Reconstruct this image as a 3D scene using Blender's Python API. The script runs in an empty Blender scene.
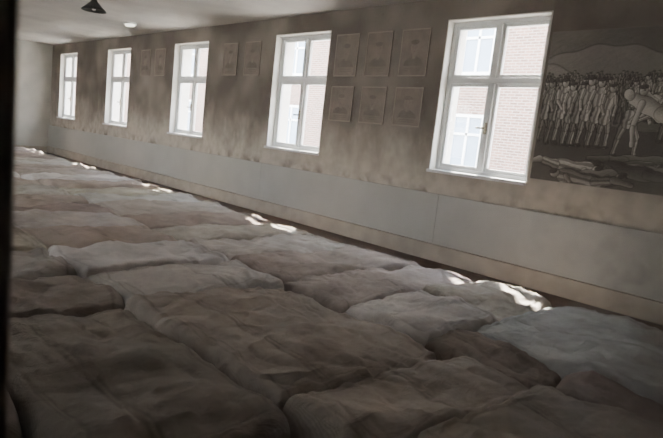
import bpy, bmesh, math, random
import numpy as np
from mathutils import Vector, Matrix, noise

random.seed(7)
C = bpy.context.scene.collection

# ------------------------------------------------------------------ helpers
def nmat(name):
    m = bpy.data.materials.new(name); m.use_nodes = True
    nt = m.node_tree; b = nt.nodes["Principled BSDF"]
    return m, nt, b

def simple(name, col, rough=0.7, metal=0.0, nscale=20, namt=0.12, bump=0.0, emit=0):
    m, nt, b = nmat(name)
    b.inputs["Roughness"].default_value = rough
    b.inputs["Metallic"].default_value = metal
    tc = nt.nodes.new("ShaderNodeTexCoord")
    n = nt.nodes.new("ShaderNodeTexNoise"); n.inputs["Scale"].default_value = nscale; n.inputs["Detail"].default_value = 6
    nt.links.new(tc.outputs["Object"], n.inputs["Vector"])
    r = nt.nodes.new("ShaderNodeValToRGB")
    r.color_ramp.elements[0].position = .3; r.color_ramp.elements[1].position = .7
    r.color_ramp.elements[0].color = [c*(1-namt) for c in col]+[1]
    r.color_ramp.elements[1].color = [min(1, c*(1+namt)) for c in col]+[1]
    nt.links.new(n.outputs["Fac"], r.inputs["Fac"]); nt.links.new(r.outputs["Color"], b.inputs["Base Color"])
    if bump:
        bp = nt.nodes.new("ShaderNodeBump"); bp.inputs["Strength"].default_value = bump; bp.inputs["Distance"].default_value = .01
        nt.links.new(n.outputs["Fac"], bp.inputs["Height"]); nt.links.new(bp.outputs["Normal"], b.inputs["Normal"])
    if emit:
        b.inputs["Emission Color"].default_value = list(col)+[1]; b.inputs["Emission Strength"].default_value = emit
    return m

def box_bm(bm, x0, x1, y0, y1, z0, z1, mi=0):
    vs = [bm.verts.new(p) for p in [(x0,y0,z0),(x1,y0,z0),(x1,y1,z0),(x0,y1,z0),(x0,y0,z1),(x1,y0,z1),(x1,y1,z1),(x0,y1,z1)]]
    for f in [(0,3,2,1),(4,5,6,7),(0,1,5,4),(1,2,6,5),(2,3,7,6),(3,0,4,7)]:
        fc = bm.faces.new([vs[i] for i in f]); fc.material_index = mi

def obj_bm(name, bm, mats, parent=None, bevel=0, smooth=False):
    me = bpy.data.meshes.new(name); bm.to_mesh(me); bm.free()
    for m in (mats if isinstance(mats, list) else [mats]): me.materials.append(m)
    o = bpy.data.objects.new(name, me); C.objects.link(o)
    if parent: o.parent = parent
    if bevel:
        md = o.modifiers.new("bevel", "BEVEL"); md.width = bevel; md.segments = 2; md.limit_method = 'ANGLE'
    if smooth:
        for p in me.polygons: p.use_smooth = True
    return o

def boxes(name, lst, mats, parent=None, bevel=0):
    bm = bmesh.new()
    for b in lst: box_bm(bm, *b)
    return obj_bm(name, bm, mats, parent, bevel)

def empty(name, loc=(0,0,0)):
    e = bpy.data.objects.new(name, None); e.location = loc; e.empty_display_size = .2; C.objects.link(e); return e

# ------------------------------------------------------------------ dimensions
XR, XL = 5.1, -2.6          # window wall / opposite wall inner faces
YN, YF = 0.30, 16.25        # near glazed partition plane / far wall
ZC = 2.80
TH = 0.36
WZ0, WZ1, WW = 0.95, 2.57, 1.16
WY = [3.18 + 2.965*i for i in range(5)]

# ------------------------------------------------------------------ materials
def wall_mat(name, stain=1.0):
    m, nt, b = nmat(name); L = nt.links
    b.inputs["Roughness"].default_value = .85
    g = nt.nodes.new("ShaderNodeNewGeometry")
    sep = nt.nodes.new("ShaderNodeSeparateXYZ"); L.new(g.outputs["Position"], sep.inputs[0])
    n1 = nt.nodes.new("ShaderNodeTexNoise"); n1.inputs["Scale"].default_value = 1.0; n1.inputs["Detail"].default_value = 8; n1.inputs["Roughness"].default_value=.6
    L.new(g.outputs["Position"], n1.inputs["Vector"])
    mp = nt.nodes.new("ShaderNodeMapping"); mp.inputs["Scale"].default_value = (1, 1.8, .9)
    L.new(g.outputs["Position"], mp.inputs["Vector"])
    n2 = nt.nodes.new("ShaderNodeTexNoise"); n2.inputs["Scale"].default_value = 1.5; n2.inputs["Detail"].default_value = 8; n2.inputs["Roughness"].default_value=.6
    L.new(mp.outputs[0], n2.inputs["Vector"])
    a = nt.nodes.new("ShaderNodeMath"); a.operation = 'MULTIPLY_ADD'
    L.new(n2.outputs["Fac"], a.inputs[0]); a.inputs[1].default_value = 1.3; L.new(sep.outputs["Z"], a.inputs[2])
    mr = nt.nodes.new("ShaderNodeMapRange"); mr.inputs["From Min"].default_value = 1.4; mr.inputs["From Max"].default_value = 2.3
    mr.interpolation_type='SMOOTHSTEP'
    L.new(a.outputs[0], mr.inputs["Value"])
    mm = nt.nodes.new("ShaderNodeMath"); mm.operation = 'MULTIPLY'; L.new(mr.outputs[0], mm.inputs[0])
    mr2 = nt.nodes.new("ShaderNodeMapRange"); mr2.inputs["From Min"].default_value = .36; mr2.inputs["From Max"].default_value = .58
    mr2.inputs["To Min"].default_value=.5*stain; mr2.inputs["To Max"].default_value=stain
    L.new(n1.outputs["Fac"], mr2.inputs["Value"]); L.new(mr2.outputs[0], mm.inputs[1])
    mix = nt.nodes.new("ShaderNodeMix"); mix.data_type = 'RGBA'
    mix.inputs[6].default_value = (.55,.50,.425,1); mix.inputs[7].default_value = (.13,.108,.09,1)
    L.new(mm.outputs[0], mix.inputs[0])
    sc = nt.nodes.new("ShaderNodeMapRange"); sc.inputs["From Min"].default_value=.72; sc.inputs["From Max"].default_value=.86; sc.inputs["To Min"].default_value=1; sc.inputs["To Max"].default_value=0
    L.new(sep.outputs["Z"], sc.inputs["Value"])
    n5=nt.nodes.new("ShaderNodeTexNoise"); n5.inputs["Scale"].default_value=5; n5.inputs["Detail"].default_value=8
    L.new(g.outputs["Position"], n5.inputs["Vector"])
    n5r=nt.nodes.new("ShaderNodeMapRange"); n5r.inputs["From Min"].default_value=.5; n5r.inputs["From Max"].default_value=.65; n5r.inputs["To Max"].default_value=.8
    L.new(n5.outputs["Fac"], n5r.inputs["Value"])
    m5=nt.nodes.new("ShaderNodeMath"); m5.operation='MULTIPLY'; L.new(sc.outputs[0],m5.inputs[0]); L.new(n5r.outputs[0],m5.inputs[1])
    mix2=nt.nodes.new("ShaderNodeMix"); mix2.data_type='RGBA'; mix2.inputs[7].default_value=(.14,.115,.09,1)
    L.new(m5.outputs[0],mix2.inputs[0]); L.new(mix.outputs[2],mix2.inputs[6])
    n3 = nt.nodes.new("ShaderNodeTexNoise"); n3.inputs["Scale"].default_value = 8; n3.inputs["Detail"].default_value = 8
    L.new(g.outputs["Position"], n3.inputs["Vector"])
    r3 = nt.nodes.new("ShaderNodeMapRange"); r3.inputs["From Min"].default_value=.3; r3.inputs["From Max"].default_value=.6; r3.inputs["To Min"].default_value=.80; r3.inputs["To Max"].default_value=1.05
    L.new(n3.outputs["Fac"], r3.inputs["Value"])
    mx = nt.nodes.new("ShaderNodeVectorMath"); mx.operation='SCALE'
    L.new(mix2.outputs[2], mx.inputs[0]); L.new(r3.outputs[0], mx.inputs["Scale"])
    L.new(mx.outputs[0], b.inputs["Base Color"])
    bp = nt.nodes.new("ShaderNodeBump"); bp.inputs["Strength"].default_value=.2; bp.inputs["Distance"].default_value=.01
    L.new(n3.outputs["Fac"], bp.inputs["Height"]); L.new(bp.outputs[0], b.inputs["Normal"])
    return m

M_wall = wall_mat("stained_plaster")
M_wallc = simple("plain_plaster", (.50,.485,.44), .85, nscale=3, namt=.1, bump=.1)
M_ceil = simple("ceiling_paint", (.44,.415,.38), .9, nscale=2, namt=.14)
M_panel = simple("wainscot_paint", (.46,.46,.435), .55, nscale=2.5, namt=.06)
M_base = simple("skirting_paint", (.44,.39,.33), .6, nscale=6, namt=.15)
M_white = simple("window_white_paint", (.80,.81,.80), .45, nscale=12, namt=.05)
M_reveal = simple("reveal_plaster", (.72,.70,.65), .8, nscale=8, namt=.08)
M_frame = simple("dark_partition_paint", (.20,.18,.165), .5, nscale=10)
M_metal = simple("dark_metal", (.035,.035,.035), .45, .6)
M_inner = simple("shade_inside_white", (.6,.6,.58), .5)
M_brass = simple("handle_metal", (.25,.22,.16), .35, .9)

def floor_mat():
    m, nt, b = nmat("floorboards"); L = nt.links
    g = nt.nodes.new("ShaderNodeNewGeometry")
    br = nt.nodes.new("ShaderNodeTexBrick"); br.inputs["Scale"].default_value=1
    br.inputs["Brick Width"].default_value=2.4; br.inputs["Row Height"].default_value=.14; br.inputs["Mortar Size"].default_value=.004
    br.inputs["Color1"].default_value=(.11,.062,.045,1); br.inputs["Color2"].default_value=(.085,.05,.036,1); br.inputs["Mortar"].default_value=(.02,.012,.01,1)
    mp = nt.nodes.new("ShaderNodeMapping"); mp.inputs["Rotation"].default_value=(0,0,math.pi/2)
    L.new(g.outputs["Position"], mp.inputs["Vector"]); L.new(mp.outputs[0], br.inputs["Vector"])
    L.new(br.outputs["Color"], b.inputs["Base Color"]); b.inputs["Roughness"].default_value=.6
    return m
M_floor = floor_mat()

def glass_mat(name, haze=0.0):
    m = bpy.data.materials.new(name); m.use_nodes=True; nt=m.node_tree; nt.nodes.clear(); L=nt.links
    o=nt.nodes.new("ShaderNodeOutputMaterial"); t=nt.nodes.new("ShaderNodeBsdfTransparent"); gl=nt.nodes.new("ShaderNodeBsdfGlossy")
    gl.inputs["Roughness"].default_value=.02
    f=nt.nodes.new("ShaderNodeFresnel")
    g=nt.nodes.new("ShaderNodeNewGeometry")
    ior=nt.nodes.new("ShaderNodeMapRange"); ior.inputs["To Min"].default_value=1.3; ior.inputs["To Max"].default_value=1/1.3
    L.new(g.outputs["Backfacing"],ior.inputs["Value"]); L.new(ior.outputs[0],f.inputs["IOR"])
    mx=nt.nodes.new("ShaderNodeMixShader"); L.new(f.outputs[0],mx.inputs[0]); L.new(t.outputs[0],mx.inputs[1]); L.new(gl.outputs[0],mx.inputs[2])
    out=mx
    if haze:  # pale diffuse layer painted in for the reflection haze on the pane
        d=nt.nodes.new("ShaderNodeBsdfDiffuse"); d.inputs["Color"].default_value=(.8,.79,.78,1)
        tr=nt.nodes.new("ShaderNodeBsdfTranslucent"); tr.inputs["Color"].default_value=(.8,.79,.78,1)
        ms=nt.nodes.new("ShaderNodeMixShader"); ms.inputs[0].default_value=.6; L.new(d.outputs[0],ms.inputs[1]); L.new(tr.outputs[0],ms.inputs[2])
        n=nt.nodes.new("ShaderNodeTexNoise"); n.inputs["Scale"].default_value=2.5; n.inputs["Detail"].default_value=1
        L.new(g.outputs["Position"],n.inputs["Vector"])
        r=nt.nodes.new("ShaderNodeMapRange"); r.inputs["To Min"].default_value=0; r.inputs["To Max"].default_value=haze*2
        L.new(n.outputs["Fac"],r.inputs["Value"])
        m2=nt.nodes.new("ShaderNodeMixShader"); L.new(r.outputs[0],m2.inputs[0]); L.new(mx.outputs[0],m2.inputs[1]); L.new(ms.outputs[0],m2.inputs[2]); out=m2
    L.new(out.outputs[0],o.inputs["Surface"])
    return m
M_glass = glass_mat("window_glass")
M_glass_haze = glass_mat("hazy_display_glass", .05)  # reflected haze is put into this material

# ------------------------------------------------------------------ room shell
boxes("floor", [(XL-TH, XR+TH, -2.2, YF+.2, -.1, 0)], M_floor)
boxes("ceiling", [(XL-TH, XR+TH, -2.2, YF+.2, ZC, ZC+.12)], M_ceil)

def wall_open(name, xi, xo, mat, WYs):
    x0, x1 = min(xi,xo), max(xi,xo)
    L=[(x0,x1,-2.2,YF+.2,0,WZ0),(x0,x1,-2.2,YF+.2,WZ1,ZC)]
    ys=[-2.2]
    for y in WYs: ys += [y-WW/2, y+WW/2]
    ys.append(YF+.2)
    for i in range(0,len(ys),2): L.append((x0,x1,ys[i],ys[i+1],WZ0,WZ1))
    return boxes(name, L, mat)
wall_open("wall_right", XR, XR+TH, M_wall, WY)
WY_FILL = WY[1:4]  # unseen windows, added so skylight fills the window wall
wall_open("wall_left", XL, XL-TH, M_wallc, WY_FILL)
boxes("wall_back", [(XL,XR,YF,YF+.2,0,ZC)], M_wallc)
boxes("wall_corridor", [(XL,XR,-2.2,-2.0,0,ZC)], M_wallc)

PL=[]; y=.36
while y < YF-.01:
    y2=min(y+3.2, YF-.002); PL.append((XR-.028,XR-.001,y+.0015,y2-.0015,.185,.725)); y=y2
boxes("wainscot_right", PL, M_panel, bevel=.0015)
boxes("baseboard_right", [(XR-.055,XR-.001,.36,YF-.002,0.001,.18)], M_base, bevel=.006)
boxes("baseboard_back", [(XL+.03,XR-.06,YF-.03,YF-.001,0.001,.15)], M_base, bevel=.006)
boxes("baseboard_left", [(XL+.001,XL+.04,.36,YF-.04,0.001,.15)], M_base, bevel=.006)

# ------------------------------------------------------------------ windows
def window(idx, yc, side):
    s = 1 if side=='R' else -1
    xi = XR if side=='R' else XL
    root = empty("window_%d"%idx, (xi, yc, 0))
    def B(name, lst, mat, bevel=.004):
        bm=bmesh.new()
        for (d0,d1,y0,y1,z0,z1) in lst:
            a,b=sorted((s*d0,s*d1)); box_bm(bm,a,b,y0,y1,z0,z1)
        return obj_bm(name,bm,mat,root,bevel)
    h=WW/2; z0,z1=WZ0,WZ1
    B("reveal",[(.0,.355,-h+.001,-h+.014,z0,z1),(.0,.355,h-.014,h-.001,z0,z1),(.0,.355,-h,h,z1-.014,z1-.001)],M_reveal,0)
    B("sill",[(-.045,.20,-h+.002,h-.002,z0+.001,z0+.035)],M_white)
    B("outer_ledge",[(.20,.40,-h+.002,h-.002,z0+.001,z0+.022)],M_reveal,0)
    f0,f1=.10,.17
    zt=z0+.036; top=z1-.016; hh=h-.016; fw=.04
    B("frame",[(f0,f1,-hh,-hh+fw,zt,top),(f0,f1,hh-fw,hh,zt,top),(f0,f1,-hh+fw,hh-fw,top-fw,top),(f0,f1,-hh+fw,hh-fw,zt,zt+fw)],M_white)
    tz=z0+1.00
    B("transom",[(f0-.012,f1,-hh+fw,hh-fw,tz-.028,tz+.028)],M_white)
    B("mullion",[(f0-.01,f1,-.028,.028,zt+fw,tz-.028),(f0-.01,f1,-.025,.025,tz+.028,top-fw)],M_white)
    cas=[];gl=[]
    for (a,b) in ((-hh+fw,-.028),(.028,hh-fw)):
        for (c,d) in ((zt+fw,tz-.028),(tz+.028,top-fw)):
            w=.034
            cas += [(f0+.012,f1-.012,a,a+w,c,d),(f0+.012,f1-.012,b-w,b,c,d),(f0+.012,f1-.012,a+w,b-w,c,c+w),(f0+.012,f1-.012,a+w,b-w,d-w,d)]
            gl.append((.133,.137,a+w,b-w,c+w,d-w))
    B("casements",cas,M_white,.005)
    B("glass",gl,M_glass,0)
    B("handle",[(f0-.03,f0-.005,-.012,.012,zt+.42,zt+.54),(f0-.045,f0-.028,-.010,.10,zt+.47,zt+.49)],M_brass,.003)
for i,y in enumerate(WY): window(i+1,y,'R')
for i,y in enumerate(WY_FILL): window(i+6,y,'L')  # added out of view to let in fill light

# ------------------------------------------------------------------ glazed partition near the viewer
gp = empty("glazed_partition",(0,YN,0))
posts=[]
for x in (-2.55,-1.3,0.037,1.85,3.4,5.05):
    posts.append((x-.034,x+.034,-.035,.035,0.0,ZC))
boxes("posts",posts,M_frame,gp,.004)
rails=[(XL,XR,-.025,.025,z,z+.07) for z in (0.0,.42,2.2,ZC-.07)]
boxes("rails",rails,M_frame,gp,.004)
boxes("lower_panel",[(XL,XR,-.012,.012,.07,.42)],M_frame,gp)
boxes("glass",[(XL,XR,-.003,.003,.49,2.2),(XL,XR,-.003,.003,2.27,ZC-.07)],M_glass_haze,gp)

# ------------------------------------------------------------------ mattresses
def cloth_mat():
    m, nt, b = nmat("straw_mattress_sackcloth"); L=nt.links
    b.inputs["Roughness"].default_value=.95
    b.inputs["Specular IOR Level"].default_value=.15
    oi=nt.nodes.new("ShaderNodeObjectInfo"); g=nt.nodes.new("ShaderNodeNewGeometry")
    ad=nt.nodes.new("ShaderNodeVectorMath"); ad.operation='ADD'
    L.new(g.outputs["Position"],ad.inputs[0])
    cb=nt.nodes.new("ShaderNodeCombineXYZ"); ml=nt.nodes.new("ShaderNodeMath"); ml.operation='MULTIPLY'; ml.inputs[1].default_value=37
    L.new(oi.outputs["Random"],ml.inputs[0]); L.new(ml.outputs[0],cb.inputs[2]); L.new(cb.outputs[0],ad.inputs[1])
    n=nt.nodes.new("ShaderNodeTexNoise"); n.inputs["Scale"].default_value=3.5; n.inputs["Detail"].default_value=10; n.inputs["Roughness"].default_value=.68
    L.new(ad.outputs[0],n.inputs["Vector"])
    r=nt.nodes.new("ShaderNodeMapRange"); r.inputs["From Min"].default_value=.3; r.inputs["From Max"].default_value=.68; r.inputs["To Min"].default_value=.70; r.inputs["To Max"].default_value=1.20
    L.new(n.outputs["Fac"],r.inputs["Value"])
    n4=nt.nodes.new("ShaderNodeTexNoise"); n4.inputs["Scale"].default_value=1.7; n4.inputs["Detail"].default_value=4
    L.new(ad.outputs[0],n4.inputs["Vector"])
    r4=nt.nodes.new("ShaderNodeMapRange"); r4.inputs["From Min"].default_value=.48; r4.inputs["From Max"].default_value=.72; r4.inputs["To Max"].default_value=.55
    L.new(n4.outputs["Fac"],r4.inputs["Value"])
    mixb=nt.nodes.new("ShaderNodeMix"); mixb.data_type='RGBA'; mixb.inputs[7].default_value=(.22,.178,.145,1)
    L.new(oi.outputs["Color"],mixb.inputs[6]); L.new(r4.outputs[0],mixb.inputs[0])
    wv=[]
    for rot in (0.12,math.pi/2+.12):
        mp_=nt.nodes.new("ShaderNodeMapping"); mp_.inputs["Rotation"].default_value=(0,0,rot)
        L.new(g.outputs["Position"],mp_.inputs["Vector"])
        w_=nt.nodes.new("ShaderNodeTexWave"); w_.inputs["Scale"].default_value=65; w_.inputs["Distortion"].default_value=4; w_.inputs["Detail"].default_value=2; w_.inputs["Detail Scale"].default_value=.3
        L.new(mp_.outputs[0],w_.inputs["Vector"]); wv.append(w_)
    wa=nt.nodes.new("ShaderNodeMath"); wa.operation='ADD'; L.new(wv[0].outputs["Fac"],wa.inputs[0]); L.new(wv[1].outputs["Fac"],wa.inputs[1])
    wr_=nt.nodes.new("ShaderNodeMapRange"); wr_.inputs["From Max"].default_value=2; wr_.inputs["To Min"].default_value=.86; wr_.inputs["To Max"].default_value=1.12
    L.new(wa.outputs[0],wr_.inputs["Value"])
    m3=nt.nodes.new("ShaderNodeMath"); m3.operation='MULTIPLY'; L.new(r.outputs[0],m3.inputs[0]); L.new(wr_.outputs[0],m3.inputs[1])
    sc=nt.nodes.new("ShaderNodeVectorMath"); sc.operation='SCALE'
    L.new(mixb.outputs[2],sc.inputs[0]); L.new(m3.outputs[0],sc.inputs["Scale"])
    at=nt.nodes.new("ShaderNodeAttribute"); at.attribute_name="stitch"
    mst=nt.nodes.new("ShaderNodeMix"); mst.data_type='RGBA'; mst.inputs[7].default_value=(.12,.095,.08,1)
    ma=nt.nodes.new("ShaderNodeMath"); ma.operation='MULTIPLY'; ma.inputs[1].default_value=.5
    L.new(at.outputs["Fac"],ma.inputs[0]); L.new(ma.outputs[0],mst.inputs[0]); L.new(sc.outputs[0],mst.inputs[6])
    L.new(mst.outputs[2],b.inputs["Base Color"])
    mp=nt.nodes.new("ShaderNodeMapping"); mp.inputs["Scale"].default_value=(3,8,5); mp.inputs["Rotation"].default_value=(0,0,.4)
    L.new(ad.outputs[0],mp.inputs["Vector"])
    n2=nt.nodes.new("ShaderNodeTexNoise"); n2.inputs["Scale"].default_value=1.7; n2.inputs["Detail"].default_value=7; n2.inputs["Distortion"].default_value=.8
    L.new(mp.outputs[0],n2.inputs["Vector"])
    b1=nt.nodes.new("ShaderNodeBump"); b1.inputs["Strength"].default_value=.75; b1.inputs["Distance"].default_value=.03
    L.new(n2.outputs["Fac"],b1.inputs["Height"])
    n3=nt.nodes.new("ShaderNodeTexNoise"); n3.inputs["Scale"].default_value=45; n3.inputs["Detail"].default_value=6; n3.inputs["Roughness"].default_value=.7
    L.new(g.outputs["Position"],n3.inputs["Vector"])
    b2=nt.nodes.new("ShaderNodeBump"); b2.inputs["Strength"].default_value=.7; b2.inputs["Distance"].default_value=.01
    L.new(n3.outputs["Fac"],b2.inputs["Height"]); L.new(b1.outputs[0],b2.inputs["Normal"])
    b3=nt.nodes.new("ShaderNodeBump"); b3.inputs["Strength"].default_value=.3; b3.inputs["Distance"].default_value=.002
    L.new(wa.outputs[0],b3.inputs["Height"]); L.new(b2.outputs[0],b3.inputs["Normal"]); L.new(b3.outputs[0],b.inputs["Normal"])
    return m
M_cloth=cloth_mat()
BROWN=(.41,.35,.30); TAN=(.49,.43,.37); GREY=(.50,.46,.415); LIGHT=(.67,.645,.60); BLUE=(.54,.54,.53); DARK=(.31,.255,.215)

def mattress(x0,x1,y0,y1,h=.19,col=TAN,rot=0,seed=None):
    if seed is None: seed=random.random()*100
    OV=.022
    x0-=OV;x1+=OV;y0-=OV;y1+=OV
    cx,cy=(x0+x1)/2,(y0+y1)/2; lx,ly=(x1-x0)/2,(y1-y0)/2
    d=math.hypot(cx,cy)
    res=.012 if d<4.5 else (.024 if d<8 else .05)
    nx=max(14,int(2*lx/res)); ny=max(12,int(2*ly/res))
    S=Vector((seed,seed*1.7,seed*.3))
    seamx=random.uniform(-.5,.5) if random.random()<.75 else None
    hem=random.choice((-1,1)); hemd=random.uniform(.07,.13)
    tilt=random.uniform(-.02,.02); tilt2=random.uniform(-.02,.02)
    bm=bmesh.new(); grid=[]; st=[]
    def conc(t):
        return .5*t+.5*math.sin(t*math.pi/2)
    for i in range(nx+1):
        row=[]; u=conc(-1+2*i/nx)
        for j in range(ny+1):
            v=conc(-1+2*j/ny)
            k=1-.03*(u*u)*(v*v)
            px=u*lx*k; py=v*ly*k
            n1=noise.noise(Vector((px*1.6,py*1.6,0))+S); n2=noise.noise(Vector((px*1.6,py*1.6,9))+S)
            n1b=noise.noise(Vector((px*5,py*5,2))+S)
            px+= (n1*.05+n1b*.016)*abs(u); py+= (n2*.06+n1b*.016)*abs(v)
            eu=lx*(1-abs(u)); ev=ly*(1-abs(v))
            def edge(e):
                t=min(1,e/.04); return math.sqrt(max(0,1-(1-t)**2.2))
            def shoulder(e):
                return 1-.20*math.exp(-e/.07)
            p=edge(eu)*edge(ev)*shoulder(eu)*shoulder(ev)
            lum=noise.fractal(Vector((px*2.2,py*2.2,3))+S,1.0,2.0,3)*.05+tilt*u+tilt2*v
            wx=noise.noise(Vector((px*1.6,py*1.6,7))+S)*1.2; wy=noise.noise(Vector((px*1.6,py*1.6,11))+S)*1.2
            q=Vector((px*1.8+wx,py*3.6+wy,5))+S
            wr=max(0,1-abs(noise.noise(q))*6)**2*.012
            q2=Vector((px*4.5+py*2+wx,py*2.6-px*1.5+wy,15))+S
            wr+=max(0,1-abs(noise.noise(q2))*7)**2*-.011
            q3=Vector((px*8-py*5+wx,py*8+px*2+wy,25))+S
            wr+=max(0,1-abs(noise.noise(q3))*5)**2*.006
            em=min(eu,ev)
            if eu<ev: pk=noise.noise(Vector((px*4,py*20,21))+S)
            else: pk=noise.noise(Vector((px*20,py*4,21))+S)
            pk*=.018*math.exp(-em/.10)
            pk+=.006*math.exp(-((em-.055)/.009)**2)
            wr+=noise.noise(Vector((px*9,py*9,1))+S)*.010+pk
            sm=0; stc=math.exp(-((em-.072)/.006)**2)*.6
            if seamx is not None:
                dd=abs(u-seamx-.04*math.sin(v*3+seed))*lx
                sm=.007*math.exp(-(dd/.009)**2)-.009*math.exp(-(dd/.04)**2)
                stc=max(stc,math.exp(-((dd-.014)/.006)**2))
            dh=(1-u*hem)*lx-hemd-.02*math.sin(v*4+seed)
            sm+= .008/(1+math.exp(max(-40,min(40,dh/.005))))
            stc=max(stc,math.exp(-((dh+.0)/.008)**2)*.8)
            z=p*(h+lum+wr+sm)
            row.append(bm.verts.new((px,py,max(z,0.0)+.002))); st.append(stc)
        grid.append(row)
    for i in range(nx):
        for j in range(ny):
            bm.faces.new((grid[i][j],grid[i+1][j],grid[i+1][j+1],grid[i][j+1]))
    ring=[grid[i][0] for i in range(nx+1)]+[grid[nx][j] for j in range(1,ny+1)]+[grid[i][ny] for i in range(nx-1,-1,-1)]+[grid[0][j] for j in range(ny-1,0,-1)]
    bm.faces.new(list(reversed(ring)))
    o=obj_bm("straw_mattress",bm,M_cloth,smooth=True)
    fa=o.data.attributes.new("stitch",'FLOAT','POINT'); fa.data.foreach_set("value",np.array(st,dtype=np.float32))
    o.location=(cx,cy,0); o.rotation_euler=(0,0,rot)
    c=[max(0,min(1,a*(1+random.uniform(-.03,.03)))) for a in col]
    o.color=(*c,1)
    return o

mattress(.62,1.38,1.50,3.0,.155,(.36,.31,.27),rot=.02,seed=3.1)
mattress(1.38,2.54,1.58,3.0,.165,(.46,.405,.35),rot=.0,seed=8.2)
mattress(1.42,2.58,1.11,1.59,.15,TAN,rot=-.06,seed=12.4)
mattress(1.62,2.66,.40,1.10,.16,BROWN,rot=-.04,seed=15.9)
mattress(2.59,2.99,1.11,1.79,.125,DARK,rot=.05,seed=17.3)
mattress(2.66,3.0,.40,1.10,.13,DARK,rot=.0,seed=18.8)
mattress(2.98,4.28,.55,1.77,.15,BLUE,rot=.02,seed=21.7)
mattress(2.58,3.43,1.78,2.43,.155,LIGHT,rot=.03,seed=25.2)
mattress(3.42,4.26,1.78,2.42,.17,(.58,.53,.47),rot=-.02,seed=26.5)
mattress(1.40,2.57,3.0,3.68,.165,(.57,.535,.49),rot=.02,seed=29.0)
mattress(-.30,1.40,3.0,3.76,.155,(.34,.29,.25),rot=0.0,seed=31.0)
mattress(-.35,.60,1.95,2.99,.16,BROWN,rot=0.0,seed=32.0)
y=2.44; pal=[TAN,BROWN,GREY,TAN,DARK,BROWN,GREY,TAN,BROWN,LIGHT]
k=0
while y<YF-.9:
    w=random.uniform(.66,.76)
    mattress(2.59+random.uniform(-.02,.02),4.25+random.uniform(-.06,.06),y,y+w,random.uniform(.135,.17),pal[k%10],rot=random.uniform(-.03,.03))
    y+=w; k+=1
y=3.70; k=3; pal2=[GREY,TAN,TAN,LIGHT,BROWN,GREY,DARK,BROWN]
while y<YF-.9:
    w=random.uniform(.66,.78)
    mattress(1.42+random.uniform(-.02,.02),2.58+random.uniform(-.02,.02),y,y+w,random.uniform(.135,.17),pal2[k%8],rot=random.uniform(-.03,.03))
    y+=w; k+=1
y=3.78; k=1
while y<YF-.9:
    w=random.uniform(.68,.78)
    mattress(-.28+random.uniform(-.02,.02),1.42+random.uniform(-.02,.02),y,y+w,random.uniform(.145,.175),[BROWN,GREY,TAN,GREY][k%4],rot=random.uniform(-.015,.015))
    y+=w; k+=1
y=2.0; k=0
while y<YF-.9:
    w=random.uniform(.68,.78)
    mattress(-2.1,-.40,y,y+w,random.uniform(.15,.18),[TAN,BROWN,GREY][k%3],rot=random.uniform(-.01,.01))
    y+=w; k+=1

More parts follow.
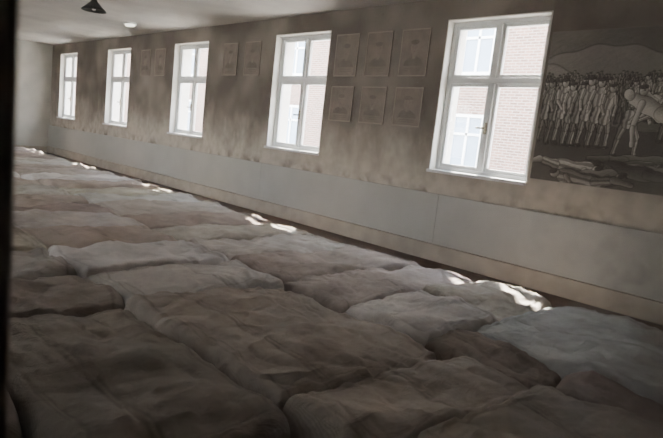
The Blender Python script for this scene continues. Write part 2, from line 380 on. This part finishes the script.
# ------------------------------------------------------------------ mural drawing (flat picture, painted per-vertex)
def mural():
    y1,y0=2.56,.42; z0,z1=1.03,2.37
    W,H=720,454
    img=np.zeros((H,W)); yy,xx=np.mgrid[0:H,0:W].astype(float)
    rs=np.random.RandomState(11)
    u=xx/W; v=yy/H
    img[:]=.48-.10*v+.04*np.sin(u*5+v*3)
    def hatch(sc,ang,seed):
        r=np.random.RandomState(seed); n_=r.rand(H,W)
        for _ in range(sc): n_=(n_+np.roll(n_,(1,ang),(0,1))+np.roll(n_,(-1,-ang),(0,1)))/3
        return (n_-n_.mean())/n_.std()
    h1=hatch(7,2,1); h2=hatch(5,-1,2)
    for _ in range(70):
        cx,cy=rs.rand()*W,(.6+.4*rs.rand())*H; r=20+rs.rand()*60
        img+= (rs.rand()-.5)*.10*np.exp(-(((xx-cx)/r)**2+((yy-cy)/(r*.4))**2))
    for base,amp,fr,ph,val in ((.80,.10,5.5,.2,.50),(.72,.07,9,2.0,.54),(.62,.04,13,1,.45)):
        hl=base+amp*np.sin(u*fr+ph)+.01*np.sin(u*40)
        mk=v<hl; img[mk]=(val-.25*(hl-v))[mk]
        e=np.abs(v-hl)<.006; img[e]*=.75
    gr=v<.40+.03*np.sin(u*11); img[gr]=.27
    def shade(bx0,bx1,by0,by1):
        return slice(max(0,int(by0)),min(H,int(by1)+1)),slice(max(0,int(bx0)),min(W,int(bx1)+1))
    def blob(cx,cy,rx,ry,ang,val):
        R=max(rx,ry)*1.3; s_=shade(cx-R,cx+R,cy-R,cy+R)
        X0,Y0=xx[s_],yy[s_]; I=img[s_]
        c,s=math.cos(ang),math.sin(ang)
        X=(X0-cx)*c+(Y0-cy)*s; Y=-(X0-cx)*s+(Y0-cy)*c
        d=(X/rx)**2+(Y/ry)**2
        e=(d>=1)&(d<1.4); I[e]*=.5
        m=d<1; I[m]=(val*(1+.25*(Y/ry)-.25*X/rx))[m]
    def limb(x0,y0_,x1,y1_,r0,r1,val,stripe=False):
        R=max(r0,r1)+3; s_=shade(min(x0,x1)-R,max(x0,x1)+R,min(y0_,y1_)-R,max(y0_,y1_)+R)
        X0,Y0=xx[s_],yy[s_]; I=img[s_]
        if I.size==0: return
        dx,dy=x1-x0,y1_-y0_; L=max(1e-3,math.hypot(dx,dy))
        t=np.clip(((X0-x0)*dx+(Y0-y0_)*dy)/(L*L),0,1)
        px,py=x0+t*dx,y0_+t*dy; d=np.hypot(X0-px,Y0-py); r=(r0+(r1-r0)*t)*(1+.12*np.sin(t*9+x0))
        sd=((X0-px)*(-dy)+(Y0-py)*dx)/L/r
        a=val*(1-.45*sd)
        if stripe: a=a*np.where(np.sin(sd*7+t*2)>0.1,.62,1.12)
        e=(d>=r)&(d<r+1.8); I[e]*=.5
        m=d<r; I[m]=a[m]
    def person(x,y,h,val,lean=0,stripe=True,arm=0,stride=.06):
        hip=(x,y+h*.48); sh=(x+lean*h*.3,y+h*.80-abs(lean)*h*.06); hd=(sh[0]+lean*h*.14+h*.01,sh[1]+h*.13)
        kx=h*stride
        for s_,vv in ((-1,.66),(1,.8)):
            kn=(x+s_*kx+h*.02,y+h*.25); limb(x+s_*kx*1.2,y,kn[0],kn[1],h*.025,h*.034,val*vv,stripe); limb(kn[0],kn[1],hip[0]+s_*h*.03,hip[1],h*.036,h*.058,val*vv,stripe)
            blob(x+s_*kx*1.2+h*.02,y,h*.045,h*.018,0,.2)
        limb(hip[0],hip[1],sh[0],sh[1],h*.075,h*.095,val,stripe)
        limb(hip[0],hip[1]-h*.05,hip[0],hip[1]+h*.05,h*.08,h*.07,val*.9,stripe)
        for s_ in (-1,1):
            ax=rs.uniform(-.08,.12)+arm*(1 if s_>0 else .6)
            el=(sh[0]+s_*h*.12+ax*h*.4,sh[1]-h*.16); ha=(el[0]+ax*h*.8,el[1]-h*.13+abs(ax)*h*.1)
            limb(sh[0]+s_*h*.085,sh[1],el[0],el[1],h*.034,h*.028,val*.93,stripe)
            limb(el[0],el[1],ha[0],ha[1],h*.026,h*.02,val*.95,stripe); blob(ha[0],ha[1],h*.022,h*.025,0,val)
        limb(sh[0],sh[1],hd[0],hd[1],h*.03,h*.03,val*.8)
        blob(hd[0],hd[1],h*.048,h*.064,0,val*.95)
        blob(hd[0]-h*.005,hd[1]+h*.045,h*.054,h*.026,.1,.22)
        blob(hd[0]+h*.01,hd[1]+h*.005,h*.012,h*.008,0,.2)
    for i in range(64):
        person(4+i*11.5+rs.rand()*6,H*.55+rs.rand()*14,66+rs.rand()*12,.42+.25*rs.rand())
    for i in range(26):
        person(4+i*28+rs.rand()*12,H*.41+rs.rand()*12,112+rs.rand()*18,.45+.35*rs.rand(),lean=rs.uniform(-.15,.15))
    for i in range(8):
        person(10+i*26+rs.rand()*8,H*.25+rs.rand()*10,180+rs.rand()*22,.5+.38*rs.rand(),lean=rs.uniform(-.15,.15))
    for i in range(9):
        person(430+i*33+rs.rand()*8,H*.24+rs.rand()*10,185+rs.rand()*25,.5+.35*rs.rand(),lean=rs.uniform(-.25,.25))
    person(262,H*.21,215,.84,lean=1.05,arm=.18,stride=.11)
    person(398,H*.20,220,.80,lean=-1.15,arm=-.2,stride=.11)
    person(362,H*.32,195,.75,lean=.7,arm=.1)
    limb(268,H*.565,345,H*.48,18,23,.88); limb(345,H*.48,395,H*.45,21,16,.82); blob(253,H*.59,13,16,.5,.87)
    limb(395,H*.45,450,H*.53,14,9,.82); limb(390,H*.44,440,H*.37,13,8,.75)
    limb(290,H*.54,276,H*.39,8,6,.85); limb(276,H*.39,282,H*.28,6,5,.8)
    for i in range(16):
        cx=rs.rand()*W; cy=H*(.20-.18*i/16)+rs.rand()*8; L=74+rs.rand()*34; a=rs.uniform(-.2,.2); s_=rs.choice((-1,1))
        val=.28+.34*rs.rand(); ex,ey=cx+s_*L*math.cos(a),cy+L*math.sin(a)*.5
        st=rs.rand()>.5
        limb(cx,cy,ex,ey,23,18,val,st)
        kx,ky=ex+s_*L*.5,ey+rs.uniform(-6,14); limb(ex,ey,kx,ky,14,11,val*.92,st); limb(kx,ky,kx+s_*L*.5,ky-rs.uniform(0,18),10,6,val*.88)
        blob(cx-s_*30,cy+4,14,12,.4,min(1,val*1.2)); blob(cx-s_*34,cy+10,11,7,.4,.16)
        limb(cx+s_*6,cy,cx+s_*26,cy-24,7,5,val*.9); limb(cx+s_*26,cy-24,cx+s_*52,cy-26,5,4,val)
    img*= 1+.07*h1+.04*h2
    k_=(img+np.roll(img,1,0)+np.roll(img,-1,0)+np.roll(img,1,1)+np.roll(img,-1,1))/5
    img=.5*img+.5*k_
    img=np.clip(img,.05,.95)
    img=img**1.65*.80
    n=W*H
    co=np.zeros((H,W,3)); co[...,0]=XR-.022
    co[...,1]=y1-(xx/(W-1))*(y1-y0); co[...,2]=z0+(yy/(H-1))*(z1-z0)
    idx=np.arange(n).reshape(H,W)
    f=np.stack([idx[:-1,:-1],idx[1:,:-1],idx[1:,1:],idx[:-1,1:]],-1).reshape(-1,4)
    me=bpy.data.meshes.new("canvas"); me.from_pydata(co.reshape(-1,3).tolist(),[],f.tolist())
    ca=me.color_attributes.new("paint",'FLOAT_COLOR','POINT')
    col=np.ones((n,4)); gflat=img.reshape(-1); col[:,0]=gflat*1.0; col[:,1]=gflat*.93; col[:,2]=gflat*.83
    ca.data.foreach_set("color",col.reshape(-1).astype(np.float32))
    m,nt,b=nmat("charcoal_mural"); at=nt.nodes.new("ShaderNodeAttribute"); at.attribute_name="paint"
    nt.links.new(at.outputs["Color"],b.inputs["Base Color"]); b.inputs["Roughness"].default_value=.8
    me.materials.append(m)
    root=empty("mural_of_prisoners",(0,0,0))
    o=bpy.data.objects.new("canvas",me); C.objects.link(o); o.parent=root
    boxes("backing_board",[(XR-.021,XR-.001,y0-.003,y1+.003,z0-.003,z1+.003)],M_frame,root)
mural()

# ------------------------------------------------------------------ glass reflections of corridor portraits, modelled as faint pictures between windows
M_pf=simple("reflected_frame",(.32,.275,.23),.6,nscale=20)
M_pp=simple("reflected_paper",(.225,.188,.155),.7,nscale=7,namt=.2)
M_pb=simple("reflected_ink",(.165,.135,.11),.7,nscale=9,namt=.2)
M_ps=simple("reflected_face",(.255,.213,.178),.7,nscale=9,namt=.15)
def disc(bm,x,cy,cz,ry,rz,mi,n=20,zmin=None):
    vs=[]
    for i in range(n):
        a=2*math.pi*i/n; z=cz+rz*math.sin(a)
        if zmin is not None: z=max(z,zmin)
        vs.append(bm.verts.new((x,cy-ry*math.cos(a),z)))
    f=bm.faces.new(vs); f.material_index=mi
def reflected_portrait(yc,zc,w=.40,h=.50):
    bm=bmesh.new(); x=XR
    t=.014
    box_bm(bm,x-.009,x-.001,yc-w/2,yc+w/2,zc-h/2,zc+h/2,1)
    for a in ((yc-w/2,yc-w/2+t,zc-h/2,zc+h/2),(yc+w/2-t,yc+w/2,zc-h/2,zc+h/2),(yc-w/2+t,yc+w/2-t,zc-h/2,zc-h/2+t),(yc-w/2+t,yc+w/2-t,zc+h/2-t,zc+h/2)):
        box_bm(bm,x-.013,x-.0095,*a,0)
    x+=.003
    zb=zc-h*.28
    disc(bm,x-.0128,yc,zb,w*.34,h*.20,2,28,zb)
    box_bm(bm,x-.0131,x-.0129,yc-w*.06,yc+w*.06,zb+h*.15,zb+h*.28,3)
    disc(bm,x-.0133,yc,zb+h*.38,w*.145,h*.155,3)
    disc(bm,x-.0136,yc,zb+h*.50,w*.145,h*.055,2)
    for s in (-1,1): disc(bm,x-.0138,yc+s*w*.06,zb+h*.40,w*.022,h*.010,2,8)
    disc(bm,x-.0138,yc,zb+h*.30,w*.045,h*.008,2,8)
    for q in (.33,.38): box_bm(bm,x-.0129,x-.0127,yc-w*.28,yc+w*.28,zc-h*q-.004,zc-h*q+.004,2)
    obj_bm("portrait_reflection",bm,[M_pf,M_pp,M_pb,M_ps])  # mirrored picture built as flat geometry on the wall
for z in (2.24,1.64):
    for yy_ in (4.16,4.70,5.24): reflected_portrait(yy_,z,.40,.52 if z>2 else .44)
for yy_ in (7.25,7.85): reflected_portrait(yy_,2.25,.40,.50)
for yy_ in (10.2,10.8): reflected_portrait(yy_,2.25,.40,.50)

# ------------------------------------------------------------------ pendant lamp and oval ceiling light
pl=empty("pendant_lamp",(2.95,7.85,0))
def lathe(name,prof,mat,parent,seg=40):
    bm=bmesh.new(); rings=[]
    for (r,z) in prof:
        rings.append([bm.verts.new((r*math.cos(2*math.pi*i/seg),r*math.sin(2*math.pi*i/seg),z)) for i in range(seg)])
    for a,b in zip(rings[:-1],rings[1:]):
        for i in range(seg): bm.faces.new((a[i],a[(i+1)%seg],b[(i+1)%seg],b[i]))
    return obj_bm(name,bm,mat,parent,smooth=True)
lathe("shade",[(.155,2.50),(.157,2.507),(.11,2.55),(.06,2.60),(.035,2.63),(.033,2.68),(.0,2.685)],M_metal,pl)
lathe("shade_inside",[(.153,2.503),(.105,2.545),(.055,2.595),(.0,2.60)],M_metal,pl)
lathe("cord",[(.007,2.68),(.007,2.78)],M_metal,pl,10)
lathe("ceiling_rose",[(.0,2.765),(.045,2.768),(.05,2.785),(.05,2.799)],M_metal,pl)
lathe("bulb",[(.0,2.505),(.02,2.51),(.03,2.53),(.026,2.555),(.014,2.58),(.014,2.61)],M_inner,pl)
ol=empty("oval_ceiling_light",(4.39,10.0,0))
M_em=simple("lit_diffuser",(1,.97,.85),.4,emit=2.5)
d=lathe("diffuser",[(.0,2.74),(.06,2.742),(.085,2.75),(.092,2.765),(.092,2.775)],M_em,ol); d.scale=(.8,1.4,1)
d=lathe("body",[(.118,2.77),(.12,2.785),(.118,2.799)],M_white,ol); d.scale=(.8,1.4,1)

# ------------------------------------------------------------------ outside: brick block, ground
def brick_mat():
    m,nt,b=nmat("brick_wall"); L=nt.links
    g_=nt.nodes.new("ShaderNodeNewGeometry"); sp=nt.nodes.new("ShaderNodeSeparateXYZ"); cb=nt.nodes.new("ShaderNodeCombineXYZ")
    L.new(g_.outputs["Position"],sp.inputs[0]); L.new(sp.outputs["Y"],cb.inputs["X"]); L.new(sp.outputs["Z"],cb.inputs["Y"])
    br=nt.nodes.new("ShaderNodeTexBrick"); br.inputs["Scale"].default_value=1; br.inputs["Brick Width"].default_value=.26; br.inputs["Row Height"].default_value=.085; br.inputs["Mortar Size"].default_value=.012
    br.inputs["Color1"].default_value=(.24,.13,.10,1); br.inputs["Color2"].default_value=(.13,.075,.06,1); br.inputs["Mortar"].default_value=(.34,.30,.26,1)
    L.new(cb.outputs[0],br.inputs["Vector"]); L.new(br.outputs["Color"],b.inputs["Base Color"]); b.inputs["Roughness"].default_value=.9
    return m
M_brick=brick_mat()
M_pane=simple("far_window_pane",(.24,.31,.40),.2,nscale=1)
M_ground=simple("gravel_ground",(.45,.42,.37),.95,nscale=6,namt=.2)
M_roof=simple("roof_tiles",(.25,.12,.09),.8)
bb=empty("brick_building",(16,0,0))
FW=[]
for kk in range(-6,15):
    for zc in (1.55,4.6,7.5): FW.append((10.45+3.0*kk,zc))
boxes("walls",[(0,8,-14,58,-.3,9.0)],M_brick,bb)
boxes("roof",[(-.4,8.4,-14.4,58.4,9.0,9.35)],M_roof,bb)
boxes("window_panes",[(-.02,.0,a-.55,a+.55,z-.85,z+.85) for a,z in FW],M_pane,bb)
fr=[]
for a,z in FW:
    for q in ((a-.6,a-.5,z-.9,z+.9),(a+.5,a+.6,z-.9,z+.9),(a-.5,a+.5,z+.8,z+.9),(a-.5,a+.5,z-.9,z-.8),(a-.04,a+.04,z-.8,z+.8),(a-.5,a+.5,z+.22,z+.3)):
        fr.append((-.07,-.02,*q))
    fr.append((-.14,-.0,a-.7,a+.7,z-1.0,z-.9))
boxes("window_frames",fr,M_white,bb)
boxes("yard_ground",[(XR+TH+.01,16,-30,60,-.35,-.3),(-30,XL-TH-.01,-30,60,-.35,-.3)],M_ground)

# ------------------------------------------------------------------ light
w=bpy.data.worlds.new("World"); bpy.context.scene.world=w; w.use_nodes=True
nt=w.node_tree; bg=nt.nodes["Background"]
bg.inputs["Strength"].default_value=31.0
tc=nt.nodes.new("ShaderNodeTexCoord"); sp=nt.nodes.new("ShaderNodeSeparateXYZ"); rp=nt.nodes.new("ShaderNodeValToRGB")
nt.links.new(tc.outputs["Generated"],sp.inputs[0]); nt.links.new(sp.outputs["Z"],rp.inputs["Fac"])
rp.color_ramp.elements[0].position=0; rp.color_ramp.elements[0].color=(1,.99,.97,1)
rp.color_ramp.elements[1].position=.8; rp.color_ramp.elements[1].color=(.72,.84,1,1)
nt.links.new(rp.outputs["Color"],bg.inputs["Color"])
sd=bpy.data.lights.new("sun","SUN"); sd.energy=85; sd.angle=.02; sd.color=(1,.94,.85)
so=bpy.data.objects.new("sun",sd); C.objects.link(so)
so.rotation_euler=Vector((-1.41,-1.15,-2.32)).to_track_quat('-Z','Y').to_euler(); so.location=(12,12,14)

# ------------------------------------------------------------------ camera (from vanishing points of the room)
f=565.0
vL=Vector((-217-331.5, 78-219, f)).normalized()
vV=Vector((-441, 3981, 0)); vV.z=-(vL.x*vV.x+vL.y*vV.y)/vL.z; vV.normalize()
vR=vV.cross(vL).normalized()
def w_of(ix):
    return Vector((vR[ix], vL[ix], -vV[ix]))
right=w_of(0); up=-w_of(1); back=-w_of(2)
M=Matrix((( right.x,up.x,back.x,0),(right.y,up.y,back.y,0),(right.z,up.z,back.z,1.19),(0,0,0,1)))
cd=bpy.data.cameras.new("camera"); cam=bpy.data.objects.new("camera",cd); C.objects.link(cam)
cam.matrix_world=M; cd.sensor_width=36; cd.lens=36*f/663; cd.clip_start=.02; cd.clip_end=200
cd.dof.use_dof=True; cd.dof.focus_distance=4.5; cd.dof.aperture_fstop=8
bpy.context.scene.camera=cam
